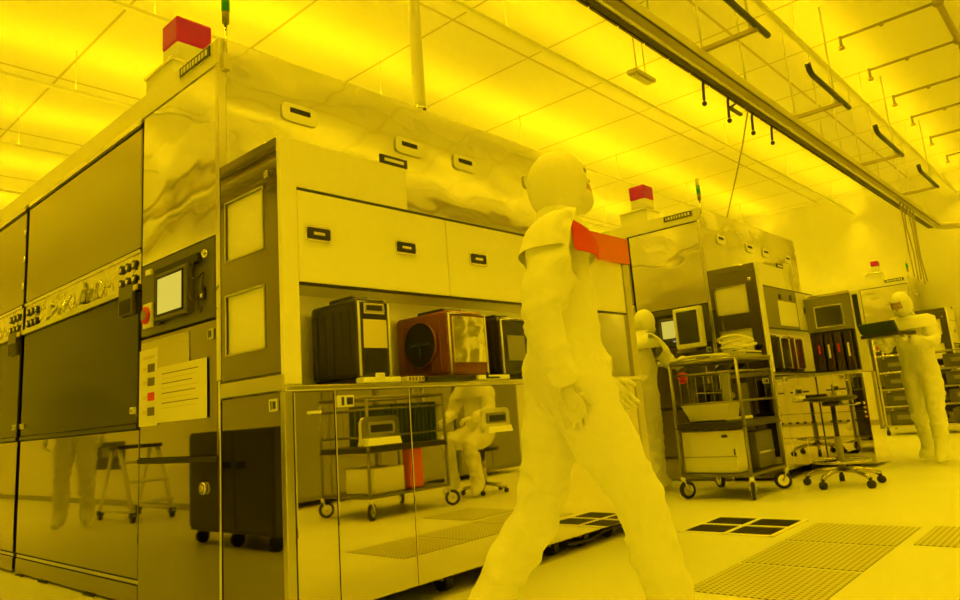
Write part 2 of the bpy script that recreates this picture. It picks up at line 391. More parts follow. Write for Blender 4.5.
    for a in ((.02, 1.045, .135, 1.985), (.45, 1.045, .498, 1.985), (.135, 1.045, .45, 1.16), (.135, 1.418, .45, 1.585), (.135, 1.852, .45, 1.985)):
        sd.box((0, a[0], a[1]), (.022, a[2], a[3]), 'steel_dim')
    sd = sd.build('side_door', t)
    for z0, z1 in ((1.16, 1.418), (1.585, 1.852)):
        MB().box((.010, .135, z0), (.016, .45, z1), 'front').build('window', sd)
        fr = MB(); fr.box((-.004, .13, z0 - .008), (.006, .455, z0), 'steel_sat').box((-.004, .13, z1), (.006, .455, z1 + .008), 'steel_sat').box((-.004, .128, z0 - .008), (.006, .136, z1 + .008), 'steel_sat').box((-.004, .45, z0 - .008), (.006, .458, z1 + .008), 'steel_sat'); fr.build('window_frame', sd)
    MB().box((-.016, .07, 1.88), (0, .1, 1.91), 'trim', .004).build('latch', sd)
    MB().box((-.003, .02, 1.032), (.01, .5, 1.046), 'dark').build('gap_strip', t)
    # front unit: front, z .09 - .965
    MB().box((-.004, -.006, .055), (.034, .028, .965), 'steel_sat', .004).build('front_post', t)
    for x0, x1 in (((.045, .238), (.243, .658), (.662, 1.535), (1.54, L)) if L > 2 else ((.045, .238), (.243, L))):
        MB().box((x0, 0, .09), (x1, .022, .962), 'steel', .003, 1).build('lower_panel', t)
    MB().box((.0, -.012, .965), (L, .05, .988), 'trim', .004).build('shelf_edge', t)
    latch(t, 'lock', (.29, 0, .915), 'y', .045, .05)
    for x in ((.475, 1.25, 2.2) if A else (.6, 1.6) if L > 2 else ()): pull_front(t, x, .78)
    MB().box((.10, -.006, .87), (.17, .001, .882), 'cream', .002).build('strip', t)
    # opening
    cav = MB(); cav.box((.03, .02, .955), (L - .02, .46, .985), 'steel_sat'); cav.box((.085, .44, .985), (L - .08, .46, 1.465), 'front'); cav.box((.085, .031, 1.452), (L - .08, .46, 1.465), 'front')
    cav.box((.024, .02, .985), (.085, .46, 1.465), 'front'); cav.box((L - .08, .02, .985), (L - .022, .46, 1.465), 'front'); cav.build('alcove', t)
    if L > 2: MB().box((.12, .05, 1.436), (L - .12, .075, 1.446), 'glow2', .002).build('alcove_fill', t)  # added glowing strip behind the lip, brightens the alcove interior
    MB().box((0, -.004, .99), (.082, .025, 2.05), 'front', .006).build('pillar', t)
    MB().box((L - .08, -.008, .09), (L, .03, 1.95), 'steel_sat', .004).build('end_post', t)
    MB().box((L - .02, .03, .06), (L, .5, 1.95), 'steel_sat', .003).box((L - .02, .54, .02), (L, YE, 2.69), 'steel_sat', .003).build('end_panel', t)
    for j, (x0, x1) in enumerate(((.086, .978), (.984, 1.86), (1.866, L - .082)) if L > 2 else ((.086, L - .082),)):
        p = MB().box((x0, 0, 1.418), (x1, .03, 1.822), 'midgrey' if (kind == 'B' and j == 0) else 'front', .004).build('upper_panel', t)
        if kind == 'B' and j == 0:
            MB().box((.42, -.004, 1.45), (.93, .0, 1.70), 'paper').build('notice', p)
            MB().cyl((.5, -.01, 1.74), (.5, 0, 1.74), .03, 'dark').cyl((.8, -.01, 1.75), (.8, 0, 1.75), .03, 'dark').build('dial', p)
        else:
            xs = (.4,) if L < 2 else (.185, .69) if j == 0 else ((1.21,) if j == 1 else (2.2,))
            for x in xs: handle_front(p, x, 1.637)
    MB().box((.086, -.003, 1.410), (L - .08, .028, 1.4185), 'dark').build('lip_strip', t)
    MB().box((.084, .004, 1.822), (L - .08, .03, 1.835), 'dark').build('seam_strip', t)
    MB().box((.025, .026, 1.835), (.722, .498, 2.05), 'front', .004).box((.06, .002, 1.835), (.722, .028, 2.05), 'front', .004).box((0, .03, 1.988), (.03, .498, 2.05), 'steel_dim', .003).build('filter_box', t)
    MB().box((.722, .03, 1.835), (L, .50, 1.85), 'steel_sat').build('unit_roof', t)
    g = MB(); g.box((.036, .505, 1.84), (L, .53, 2.722), 'steel_wave', .003, 1); g = g.build('upper_mirror', t)
    MB().box((-.0, .503, 2.592), (.036, .53, 2.722), 'front', .003).build('corner_cap', t)
    for x in (.45, 1.22, 1.71, 2.43):
        if x > L - .1: continue
        hh = MB(); hh.prism([(x + a, 2.435 + b) for a, b in rounded(.22, .10, .03)], 'y', .495, .507, 'front'); hh.box((x - .062, .491, 2.435), (x + .062, .50, 2.462), 'black', .003); hh.build('flush_handle', g)
    l = MB().box((.56, .0, 2.05), (.735, .012, 2.095), 'dark', .003).build('label_plate', t)
    MB().box((.585, -.0015, 2.064), (.71, .0, 2.08), 'paper').build('print', l)
    # underside
    MB().box((.05, .25, .02), (L - .05, .50, .12), 'dark').build('plinth', t)
    for x in (.35, .9, 1.35, 1.75, 2.05, 2.35, 2.6):
        if x > L - .1 or (kind != 'A' and x < .5): continue
        w = MB().cyl((x, .12, .045), (x + .05, .12, .045), .044, 'rubber', n=18).box((x - .012, .09, .05), (x + .062, .15, .12), 'tube', .004); w.build('caster', t)
    if A: MB().tube([(1.9, .09, .04), (2.1, .07, .03), (2.3, .10, .05), (2.5, .06, .06), (2.62, .04, .05)], .012, 'dark', 6).build('cable', t)
    # roof lamp and signal pole
    if kind == 'C': lx_, ly_, lw_, lh_ = .09, .98, .13, .10
    else: lx_, ly_, lw_, lh_ = .085, 1.135, .19, .155
    lp = MB().box((lx_ - .035, ly_ - .025, 2.72), (lx_ + lw_ + .065, ly_ + lw_ + .125, 2.87), 'white', .006).box((lx_ - .045, ly_ - .035, 2.865), (lx_ + lw_ + .075, ly_ + lw_ + .135, 2.885), 'trim', .004); lp = lp.build('lamp_plinth', t)
    MB().box((lx_ + .005, ly_ + .005, 2.885), (lx_ + lw_ + .015, ly_ + lw_ - .005, 3.01), 'white', .008).build('lamp_base', lp)
    MB().box((lx_, ly_, 3.01), (lx_ + lw_ + .02, ly_ + lw_, 3.01 + lh_), 'red', .012).build('lamp_lens', lp)
    po = MB().cyl((.03, .49, 2.60), (.03, .49, 2.80), .008, 'trim', n=10).box((.012, .48, 2.55), (.048, .52, 2.64), 'trim', .004); po = po.build('signal_pole', t)
    MB().cyl((.03, .49, 2.80), (.03, .49, 2.86), .018, 'midgrey', n=14).build('lens', po)
    MB().cyl((.03, .49, 2.865), (.03, .49, 2.95), .02, 'green', n=14).build('lens', po)
    MB().cyl((.03, .49, 2.955), (.03, .49, 3.03), .02, 'paper', n=14).build('lens', po)
    if A:
        MB().box((1.95, -.03, 1.765), (L - .01, -.012, 1.945), 'orange', .003).build('orange_shield', t)
    return t
machine('A', 'nearest mirror-steel machine, filling the left side, with pods on its front shelf', (0, 0, 0))
machine('B', 'second mirror-steel machine, behind the trolley with monitor beside it', (5.2, 0, 0), YE=4.2)
machine('C', 'farthest steel machine with red lamp, behind the person holding a black case', (13.4, -.2, 0), L=.8, YE=3.4)

# ------------------------------------------------------------------ wafer pods on the shelves
def pod(name, label, loc, w, d, h, shell, front, group=None):
    t = empty(name, label, 'pod', loc, group=group)
    b = MB(); b.box((0, 0, .02), (w, d, h), shell, .025, 3); b.build('shell', t)
    MB().box((.01, .02, 0), (w - .01, d - .02, .022), 'dark', .004).build('base_plate', t)
    MB().tube([(.008, -.002, .03), (.008, -.002, h - .02), (w - .01, -.002, h - .02), (w - .01, -.002, .03)], .006, 'cream', 6).build('door_rim', t)
    MB().box((.25 * w, .25 * d, h), (.75 * w, .75 * d, h + .025), 'dark', .008).build('top_flange', t)
    r = MB()
    for k in range(5): r.box((-.006, d * (.14 + .17 * k), .05), (.004, d * (.14 + .17 * k) + .012, h - .05), shell, .003)
    r.build('side_ribs', t)
    return t
p1 = pod('wafer_pod', 'smoky black wafer pod with yellow label, left end of the shelf', (.385, .01, .992), .19, .365, .385, 'pod', 'dark')
MB().box((.035, -.008, .31), (.155, .0, .36), 'trim', .008).box((.05, -.012, .325), (.14, -.004, .35), 'dark', .004).build('window', p1)
MB().box((.03, -.006, .155), (.165, .0, .285), 'card', .003).build('label_sheet', p1)
MB().prism([(.04, .05), (.16, .05), (.15, .12), (.10, .14), (.05, .12)], 'y', -.006, 0, 'black').build('vent', p1)
p2 = pod('wafer_pod', 'amber wafer pod with round dark disc on its side and silver bag in front', (.955, .01, .992), .29, .40, .36, 'amber', 'amberd')
dk = MB().cyl((-.012, .2, .2), (-.002, .2, .2), .115, 'black', n=32).lathe([(.115, -.016), (.122, -.016), (.122, -.002), (.115, -.002)], 'amber', 32, (0, .2, .2), Matrix.Rotation(R(90), 3, 'Y')); dk = dk.build('side_disc', p2)
MB().box((-.02, .13, .195), (-.011, .27, .205), 'teal').box((-.02, .195, .14), (-.011, .205, .21), 'teal').build('spokes', dk)
bg = MB()
n = 9; vs = [[bg.bm.verts.new((.03 + .23 * i / (n - 1), -.012 - .02 * random.random() * (0 < i < n - 1), .09 + .235 * j / (n - 1))) for i in range(n)] for j in range(n)]
k = bg._mi('trim')
for j in range(n - 1):
    for i in range(n - 1):
        ff = bg.bm.faces.new((vs[j][i], vs[j][i + 1], vs[j + 1][i + 1], vs[j + 1][i])); ff.material_index = k; ff.smooth = True
bg.box((.03, -.012, .09), (.26, -.001, .325), 'cream'); bg.build('silver_bag', p2)
p3 = pod('wafer_pod', 'dark wafer pod half hidden behind the walking person', (1.36, .01, .992), .26, .38, .345, 'pod', 'dark')
MB().box((.05, -.006, .10), (.2, 0, .24), 'midgrey', .003).build('label_sheet', p3)
p4 = pod('wafer_pod', 'dark wafer pod on the shelf of the second machine, left one', (5.55, .01, .992), .26, .38, .35, 'pod', 'dark')
p5 = pod('wafer_pod', 'amber wafer pod on the shelf of the second machine, right one', (5.95, .01, .992), .26, .38, .35, 'amberd', 'dark')
for i, (x0, x1, m, lb) in enumerate([(.36, .575, 'white', 'pale pod tray in front of the smoky pod'), (.61, .72, 'card', 'tan slotted tray beside the smoky pod'), (.74, 1.08, 'dark', 'black pod tray under the amber pod'), (1.10, 1.34, 'white', 'pale pod tray with a black bracket, under the silver bag')]):
    g = MB().box((x0, -.05, .989), (x1, .005, 1.012), m, .004)
    if i == 1:
        for k in range(5): g.box((x0 + .012 + k * .02, -.053, .993), (x0 + .022 + k * .02, -.049, 1.009), 'ink')
    if i == 3: g.box((x0 + .05, -.055, .995), (x0 + .065, -.05, 1.025), 'black').box((x0 + .05, -.055, .993), (x0 + .15, -.05, 1.002), 'black')
    if i == 0: g.box((x0 + .07, -.052, .99), (x0 + .12, -.04, 1.03), 'cream', .004)
    tag(g.build('pod_tray'), lb, 'tray')

# ------------------------------------------------------------------ cassette loader in front of the second machine (unit with screen)
t = empty('loader_cabinet', 'steel loader cabinet with dark screen and row of cassettes, behind the stool', 'machine', (6.4, -.46, 0))
W = .456
MB().box((0, 0, .03), (.5, W, .94), 'steel', .006).build('body', t)
MB().box((.02, .01, .94), (.5, W, 1.77), 'dark', .004).build('core', t)
MB().box((-.006, -.0, 1.385), (.03, W, 1.765), 'midgrey', .006).box((-.012, -.004, 1.75), (.03, W, 1.785), 'trim', .004).build('top_panel', t)
MB().box((-.012, .08, 1.425), (-.004, .37, 1.66), 'trim', .003).box((-.016, .095, 1.44), (-.01, .355, 1.645), 'screend', .003).build('screen', t)
MB().box((-.02, -.10, .94), (.03, -.01, 1.77), 'cream', .005).box((-.024, -.08, 1.40), (-.018, -.03, 1.73), 'black', .003).build('side_frame', t)
MB().box((-.03, -.0, .93), (.02, W, .965), 'cream', .004).build('ledge', t)
for k in range(5): MB().box((-.006, .03 + .08 * k, .45), (.0, .06 + .08 * k, .47), 'dark').build('slot', t)
MB().box((-.006, .0, .55), (.0, W, .556), 'ink').box((-.006, .0, .30), (.0, W, .306), 'ink').build('seam', t)
for k in range(4): MB().ball((-.004, .03, .63 - .045 * k), .013, 'brass', 10).build('bolt', t)
for k in range(3): MB().box((-.02, .05 + .13 * k, .775), (0, .11 + .13 * k, .79), 'dark', .003).build('hook', t)
for k, (y, lb) in enumerate([(.03, 'dark wafer cassette on the loader ledge, right end'), (.125, 'dark wafer cassette with red edge, second from the right on the loader ledge'), (.22, 'dark wafer cassette with pale tab, third from the right on the loader ledge'), (.315, 'dark wafer cassette on the loader ledge, left end')]):
    g = empty('wafer_cassette', lb, 'cassette', (6.34, -.46 + y, .967), group='wafer cassettes on the loader ledge')
    b = MB().box((0, 0, 0), (.06, .08, .40), 'pod', .006)
    for j in range(4): b.box((-.003, .008 + .018 * j, .02), (.004, .018 + .018 * j, .38), 'dark' if j % 2 else 'amberd', .001)
    b.build('shell', g)
    MB().box((-.007, .03, .14 + .05 * (k % 2)), (-.002, .05, .28), 'paper' if k % 2 == 0 else 'redm').build('tab', g)

# ------------------------------------------------------------------ far rack and red sign
t = empty('shelf_rack', 'dark wire shelf rack of boxes behind the person holding a black case', 'rack', (11.0, -.85, 0))
for x in (0, .5):
    for y in (0, 1.35): MB().cyl((x, y, .06), (x, y, 1.62), .018, 'tube', n=10).build('post', t)
for k, z in enumerate((.12, .42, .68, .94, 1.2)): MB().box((-.01, -.01, z), (.51, 1.36, z + .025), 'trim', .004).build('shelf', t)
for y in (0, 1.35): MB().cyl((0, y - .02, .035), (0, y + .02, .035), .035, 'rubber', n=14).build('caster', t)
for k, (y, z, h, lb) in enumerate([(-.8, .145, .22, 'lowest right'), (-.8, .445, .2, 'second level right'), (-.8, .705, .2, 'third level right'), (-.8, .965, .2, 'top level right'), (.05, .145, .22, 'lowest left'), (.05, .445, .2, 'second level left'), (.05, .705, .2, 'third level left'), (.05, .965, .2, 'top level left')]):
    g = MB().box((11.03, y, z), (11.45, y + .4, z + h), 'grey', .01).box((11.025, y + .1, z + h * .4), (11.032, y + .3, z + h * .7), 'midgrey', .002)
    tag(g.build('storage_box'), 'dark storage box on the wire rack, ' + lb, 'box', 'dark boxes on the wire rack')
t = empty('sign_cabinet', 'brown cabinet with a red sign panel, at the right edge near the far wall', 'cabinet', (11.9, -1.75, 0))
MB().box((0, 0, .05), (.5, .9, 1.75), 'midgrey', .01).build('body', t)
MB().box((-.02, .02, 1.68), (.0, .88, 1.73), 'trim', .004).build('top_trim', t)
r = MB().box((-.012, .2, 1.3), (0, .62, 1.6), 'redm', .004).build('sign_panel', t)
MB().box((-.016, .32, 1.36), (-.011, .36, 1.54), 'paper').box((-.016, .46, 1.36), (-.011, .50, 1.54), 'paper').box((-.016, .32, 1.50), (-.011, .50, 1.54), 'paper').build('letter', r)
MB().box((-.01, .05, .1), (0, .85, 1.2), 'card', .004).build('door', t)
MB().box((-.012, .66, 1.3), (0, .84, 1.6), 'card', .004).build('notice', t)

# ------------------------------------------------------------------ overhead rail, hangers, hoses, pipes
RZ, RY = 3.44, -.34
t = empty('overhead_rail', 'long overhead hoist rail running down the aisle to the far wall', 'rail', (0, RY, RZ))
g = MB(); X0, X1 = .4, 13.0
g.box((X0, -.09, .0), (X1, .09, .012), 'rail', .003).box((X0, -.09, .0), (X1, -.075, .09), 'rail', .003).box((X0, .075, .0), (X1, .09, .09), 'rail', .003).box((X0, -.014, -.012), (X1, .01, .0), 'white', .003).box((X0, .03, -.006), (X1, .07, .0), 'raild')
arc = [(X1 + .55 * math.sin(R(a)), -.55 + .55 * math.cos(R(a)), .045) for a in range(0, 95, 9)]
g.tube(arc + [(X1 + .55, -1.6, .045)], .06, 'rail', 8); g.build('beam', t)
d = MB(); x = X0
while x < X1 - .3: d.box((x, .082, -.012), (x + .34, .10, .012), 'raild'); x += .37
d.build('slot_strip', t)
for k, (x, l) in enumerate([(3.95, .2), (4.45, .22), (5.0, .2), (5.5, .18)]):
    h = MB().tube([(x, .09, -.005), (x + .03, .11, -.04), (x + .01, .11, -l + .03)], .012, 'dark', 6).ball((x + .01, .11, -l), .022, 'dark', 8)
    h.build('drop_hook', t)
MB().box((4.45, .08, -.11), (4.72, .11, -.09), 'dark').tube([(4.47, .1, -.10), (4.62, .1, -.02)], .01, 'dark', 6).build('bracket', t)
# trapeze hangers with black elbow bars
for k, (x, bx0, bx1, w) in enumerate([(3.755, 2.5, 3.99, 'nearest to the camera'), (5.935, 5.0, 6.2, 'second along the rail'), (8.37, 7.28, 8.5, 'third along the rail'), (10.59, 9.5, 10.7, 'farthest along the rail')]):
    t = empty('trapeze_hanger', 'strut hanger with black elbow conduit over the rail, ' + w, 'hanger', (x, -.56, 3.6), group='strut hangers over the rail')
    MB().box((-.02, -.26, -.02), (.02, .24, .02), 'pipe', .004).build('strut', t)
    for yy in (-.2, .2): MB().cyl((0, yy, .0), (0, yy, HC - 3.6 - .001), .011, 'white', n=8).build('rod', t)
    pts = [(bx0 - x - .03, -.255, .11), (bx0 - x, -.255, .05), (bx0 - x + .06, -.255, .025), (bx1 - x, -.255, .025)]
    MB().tube(pts, .026, 'dark', 8).build('conduit', t)
# extra thin white drop rods on the rail
for k, (x, w) in enumerate([(2.9, 'nearest'), (4.7, 'second'), (6.9, 'third'), (7.6, 'fourth'), (9.4, 'fifth'), (11.4, 'farthest')]):
    tag(MB().cyl((x, RY, RZ + .1), (x, RY, HC - .001), .011, 'white', n=8).ball((x, RY, RZ + .11), .022, 'pipe', 8).build('drop_rod'), 'thin white rod carrying the overhead rail, ' + w + ' along it', 'rod', 'rods carrying the rail')
# white pipe above the first machine
t = empty('ceiling_pipe', 'white vertical pipe hanging from the ceiling above the nearest machine', 'pipe', (1.72, .9, 2.95))
MB().cyl((0, 0, .0), (0, 0, HC - 2.95 - .001), .045, 'white', n=18).build('tube', t)
MB().lathe([(.0, -.02), (.03, -.015), (.05, .0), (.05, .03), (.045, .03)], 'trim', 16).ball((0, -.04, .0), .014, 'dark', 8).build('end_cap', t)
# cable from rail to second machine
tag(MB().tube([(4.9, -.25, 3.44), (5.2, -.05, 3.25), (5.55, .2, 3.04), (5.9, .45, 2.85), (6.1, .60, 2.725)], .008, 'pipe', 8).build('hanging_cable'), 'thin cable dropping from the rail to the second machine', 'cable')
# hoses to the far machine
hl = ['first on the left', 'second from the left', 'third from the left', 'fourth from the left', 'rightmost']
for k in range(5):
    y0 = .32 - .15 * k
    xx = 10.3 + .22 * k; pts = [(xx, -.36, 3.438), (xx + .02, -.36 + .02 * math.sin(k * 2), 3.1), (xx + .05, -.35 - .02 * math.sin(k), 2.7), (xx + .06, -.36, 2.3 - .06 * (k % 2))]
    pts = [Vector(p) for p in pts]; out = []
    for j in range(13):
        u = j / 12 * 3; i = min(int(u), 2); f_ = u - i; out.append(pts[i].lerp(pts[i + 1], f_))
    tag(MB().tube(out, .011, 'pipe', 6).build('service_hose'), 'thin service hose hanging from the far end of the rail, ' + hl[k], 'hose', 'service hoses at the far machine')
# sprinkler pipes, upper right
t = empty('sprinkler_pipe', 'brown sprinkler pipe with side branches under the ceiling at upper right', 'pipe', (0, 0, 4.45))
MB().tube([(5.4, -1.73, 0), (6.33, -1.73, 0), (7.46, -1.73, 0), (13.9, -1.73, 0)], .034, 'pipe', 10).ball((6.33, -1.73, 0), .055, 'pipe', 10).ball((7.46, -1.73, 0), .055, 'pipe', 10).build('main', t)
for x in (6.33, 7.46, 8.61, 9.65, 10.9, 12.2):
    b = MB().cyl((x, -1.73, .0), (x, -.82, .0), .016, 'pipe', n=8).cyl((x, -.82, .02), (x, -.82, -.10), .015, 'pipe', n=8).ball((x, -1.22, -.01), .028, 'pipe', 8); b = b.build('branch', t)
    MB().cyl((x, -.82, -.10), (x, -.82, -.125), .032, 'brass', n=10).build('sprinkler_head', b)
for x in (6.0, 8.5, 11, 13.4): MB().cyl((x, -1.73, .03), (x, -1.73, .229), .008, 'pipe', n=6).build('hanger_rod', t)
# small ceiling detector by the rail
tag(MB().box((3.60, .17, 3.58), (3.95, .27, 3.62), 'rail', .01).box((3.64, .19, 3.572), (3.91, .25, 3.582), 'white', .004).cyl((3.7, .22, 3.62), (3.7, .22, HC - .001), .006, 'white', n=6).cyl((3.85, .22, 3.62), (3.85, .22, HC - .001), .006, 'white', n=6).build('hanging_lamp'), 'small slotted box hung just left of the rail', 'lamp')

# ------------------------------------------------------------------ trolley
def caster(t, x, y, r=.07, rz=0.):
    c, s = math.cos(rz), math.sin(rz)
    def P(a, b, z): return (x + a * c - b * s, y + a * s + b * c, z)
    g = MB().cyl(P(.03, -.014, r), P(.03, .014, r), r, 'rubber', n=22).cyl(P(.03, -.016, r), P(.03, .016, r), r * .66, 'trim', n=18).cyl(P(.03, -.022, r), P(.03, .022, r), .012, 'tube', n=10)
    g = g.build('caster', t)
    q = MB()
    for sd in (-1, 1): q.tube([P(.03, sd * .022, r), P(.01, sd * .024, r * 1.6), P(0, sd * .016, r * 2.1)], .007, 'cream', 6)
    q.cyl(P(0, 0, r * 2.0), P(0, 0, r * 2.5), .02, 'cream', n=12); q.build('fork', g)
def trolley(label, loc, rz, lx, ly, top):
    t = empty('steel_trolley', label, 'trolley', loc, rz)
    for i, (x, y) in enumerate(((0, 0), (lx, 0), (0, ly), (lx, ly))):
        MB().cyl((x, y, .17), (x, y, top), .015, 'frame', n=10).build('post', t); caster(t, x, y, .07, (.4, 2.1, -.5, .9)[i])
    def ring(z, r, nm):
        MB().tube([(0, 0, z), (lx, 0, z), (lx, ly, z), (0, ly, z)], r, 'frame', 8, True).build(nm, t)
    ring(top, .014, 'top_rail'); ring(top - .10, .009, 'guard_rail'); ring(top - .34, .008, 'guard_rail')
    MB().box((-.012, -.012, .575), (lx + .012, ly + .012, .605), 'dark', .006).box((-.014, -.014, .555), (lx + .014, ly + .014, .577), 'dark', .004).build('shelf', t)
    MB().box((-.012, -.012, .175), (lx + .012, ly + .012, .20), 'frame', .006).build('shelf', t)
    for xx in (0, lx):
        for k in range(1, 8): MB().cyl((xx, ly * k / 8, top - .34), (xx, ly * k / 8, top - .10), .0035, 'frame', n=6).build('side_wire', t)
    return t
trolley('stainless trolley with boxes and a basket, standing beside the stool', (4.0, -.17, 0), 0, .72, .58, 1.10)
# load
g = empty('white_cabinet', 'pale metal box on the bottom shelf of the trolley beside the stool', 'box', (4.02, -.07, .201))
MB().box((0, 0, 0), (.25, .46, .335), 'cream', .008).build('body', g)
MB().box((-.003, .0, .128), (.002, .46, .132), 'ink').build('seam', g); MB().box((-.006, .06, .28), (0, .11, .30), 'dark', .002).build('badge', g); MB().box((-.006, .01, .14), (0, .022, .19), 'dark', .002).build('latch', g)
g = empty('dark_crate', 'dark crate on the bottom shelf of the trolley, behind the pale metal box', 'crate', (4.32, -.12, .201))
MB().box((0, 0, 0), (.36, .45, .30), 'grey', .01).build('body', g)
MB().box((.02, -.008, .12), (.34, 0, .14), 'tube', .003).build('rim', g)
g = empty('wire_basket', 'tilted pale basket tray on the middle shelf of the trolley', 'basket', (4.05, .0, .607))
b = MB(); b.prism([(0, .0), (.30, .0), (.38, .15), (-.04, .15)], 'x', .0, .012, 'cream'); b.box((.0, .0, .0), (.24, .30, .012), 'cream'); b.prism([(0, .0), (.30, .0), (.38, .15), (-.04, .15)], 'x', .23, .242, 'cream'); b.build('tray', g)
MB().tube([(0, -.04, .15), (0, .38, .15), (.24, .38, .15), (.24, -.04, .15)], .006, 'tube', 6, True).build('rim', g)
MB().tube([(.05, .02, .02), (.09, .04, .23), (.09, .28, .24), (.05, .30, .02)], .005, 'tube', 6).build('handle', g)
tag(MB().box((4.14, -.13, .607), (4.3, -.05, .635), 'paper', .008).build('cloth_pad'), 'small pale pad at the corner of the trolley shelf', 'cloth')
tag(MB().ball((4.05, .33, .995), (.035, .055, .035), 'redm', 14).box((4.035, .30, .935), (4.06, .36, .97), 'redm', .01).build('red_bottle'), 'red squeeze bottle hanging at the top corner of the trolley', 'bottle')
for k, (y, h, m, lb) in enumerate([(.23, .32, 'dark', 'dark bottle standing on the middle shelf of the trolley'), (.16, .40, 'cream', 'tall pale carton standing on the middle shelf of the trolley')]):
    q = MB()
    if k == 0: q.lathe([(0, 0), (.035, 0), (.035, h * .7), (.014, h * .82), (.014, h), (0, h)], m, 16)
    else: q.box((-.02, -.035, 0), (.02, .035, h), m, .004)
    tag(q.build(('bottle', 'carton')[k], loc=(4.4, y - .05 * k, .607)), lb, ('bottle', 'carton')[k])
random.seed(11)
for k, (x, y, z, s, m, nm, lb) in enumerate([(4.40, .32, .607, (.24, .08, .32), 'pod', 'dark_case', 'dark case at the back of the trolley shelf'), (4.42, .02, .607, (.22, .1, .30), 'grey', 'grey_case', 'grey case with round knob on the trolley shelf'), (4.5, .18, .607, (.16, .09, .26), 'greenm', 'olive_case', 'olive case between two dark ones on the trolley shelf')]):
    q = MB().box((0, 0, 0), s, m, .008)
    if k == 1: q.cyl((-.01, .05, .2), (0, .05, .2), .025, 'trim')
    tag(q.build(nm, loc=(x, y, z)), lb, 'case')
# things on the trolley's top: plates and coiled hose
t = empty('hose_coil', 'loose coil of pale hose lying on top of the trolley', 'hose', (4.42, .0, 1.16))
pts = []
for j in range(70):
    a = j * .28; pts.append((.20 * math.cos(a) + .06 + .02 * math.sin(j * .7), .12 * math.sin(a) + .02 * math.cos(j * .5), .035 + .0016 * j + .015 * math.sin(a * 1.3)))
MB().tube(pts, .012, 'cream', 8).build('hose', t)
tag(MB().box((4.12, -.17, 1.116), (4.78, .40, 1.13), 'tube', .004).build('top_plate'), 'steel plate lying across the top of the trolley', 'plate')
tag(MB().box((4.30, -.14, 1.131), (4.66, .18, 1.172), 'cream', .008).box((4.31, -.145, 1.145), (4.65, -.138, 1.158), 'dark').build('binder'), 'pale flat binder under the coil of hose', 'binder')
tag(MB().tube([(4.0, .40, 1.118), (4.03, .25, 1.145), (4.05, .1, 1.15), (4.06, -.1, 1.13)], .012, 'cream', 8).build('cable'), 'pale cable lying along the near edge of the trolley', 'cable')

# ------------------------------------------------------------------ stool
t = empty('swivel_stool', 'tall swivel stool with flat round seat and five-armed wheeled base', 'stool', (4.95, -.56, 0))
MB().lathe([(0, .735), (.185, .735), (.2, .725), (.2, .708), (.16, .695), (0, .69)], 'dark', 32).build('seat', t)
MB().box((-.07, -.07, .655), (.07, .07, .692), 'dark', .02).tube([(0, 0, .665), (.04, -.16, .655), (.05, -.21, .665)], .008, 'tube', 6).build('mechanism', t)
MB().cyl((0, 0, .36), (0, 0, .66), .02, 'dark', n=14).cyl((0, 0, .12), (0, 0, .40), .03, 'midgrey', n=14).build('column', t)
MB().tube([(.22 * math.cos(2 * math.pi * k / 28), .22 * math.sin(2 * math.pi * k / 28), .20) for k in range(28)], .011, 'tube', 8, True).tube([(-.22, 0, .2), (0, 0, .2), (.22, 0, .2)], .009, 'tube', 6).build('foot_ring', t)
for k in range(5):
    a = R(20 + 72 * k); c, s = math.cos(a), math.sin(a)
    l = MB().tube([(0, 0, .13), (.14 * c, .14 * s, .125), (.25 * c, .25 * s, .10), (.30 * c, .30 * s, .075)], .02, 'tube', 8).build('leg', t)
    MB().cyl((.30 * c - .02 * s, .30 * s + .02 * c, .03), (.30 * c + .02 * s, .30 * s - .02 * c, .03), .03, 'rubber', n=16).cyl((.3 * c, .3 * s, .05), (.3 * c, .3 * s, .08), .01, 'dark', n=8).build('caster', l)

# ------------------------------------------------------------------ monitor arm at second machine
t = empty('computer_monitor', 'pale framed monitor turned side-on at the second machine, in front of the worker', 'monitor', (4.98, .66, 1.49), R(-6))
MB().box((-.03, -.155, -.2), (.03, .155, .2), 'white', .012).build('housing', t)
MB().box((-.034, -.115, -.155), (-.028, .115, .165), 'screend', .004).build('screen', t)
MB().cyl((.03, 0, 0), (.2, .02, 0), .025, 'dark', n=12).build('arm', t)
t = empty('keyboard', 'dark keyboard on a tilted holder in front of the second machine', 'keyboard', (5.02, .3, 1.15))
MB().box((-.09, -.2, -.01), (.09, .2, .012), 'dark', .006, rot=Matrix.Rotation(R(-38), 3, 'X')).build('case', t)
g = MB()
for k in range(4): g.box((-.07 + .037 * k, -.18, .012), (-.043 + .037 * k, .18, .02), 'midgrey', .002, rot=Matrix.Rotation(R(-38), 3, 'X'))
g.build('keys', t)
MB().box((-.02, -.03, -.05), (.18, .03, -.015), 'trim', .004).build('bracket', t)
tag(MB().box((5.165, .82, 1.38), (5.185, .95, 1.58), 'white', .004).box((5.16, .83, 1.39), (5.167, .94, 1.57), 'screenw', .002).build('status_screen'), 'small glowing white screen on the second machine, left of the monitor', 'screen')

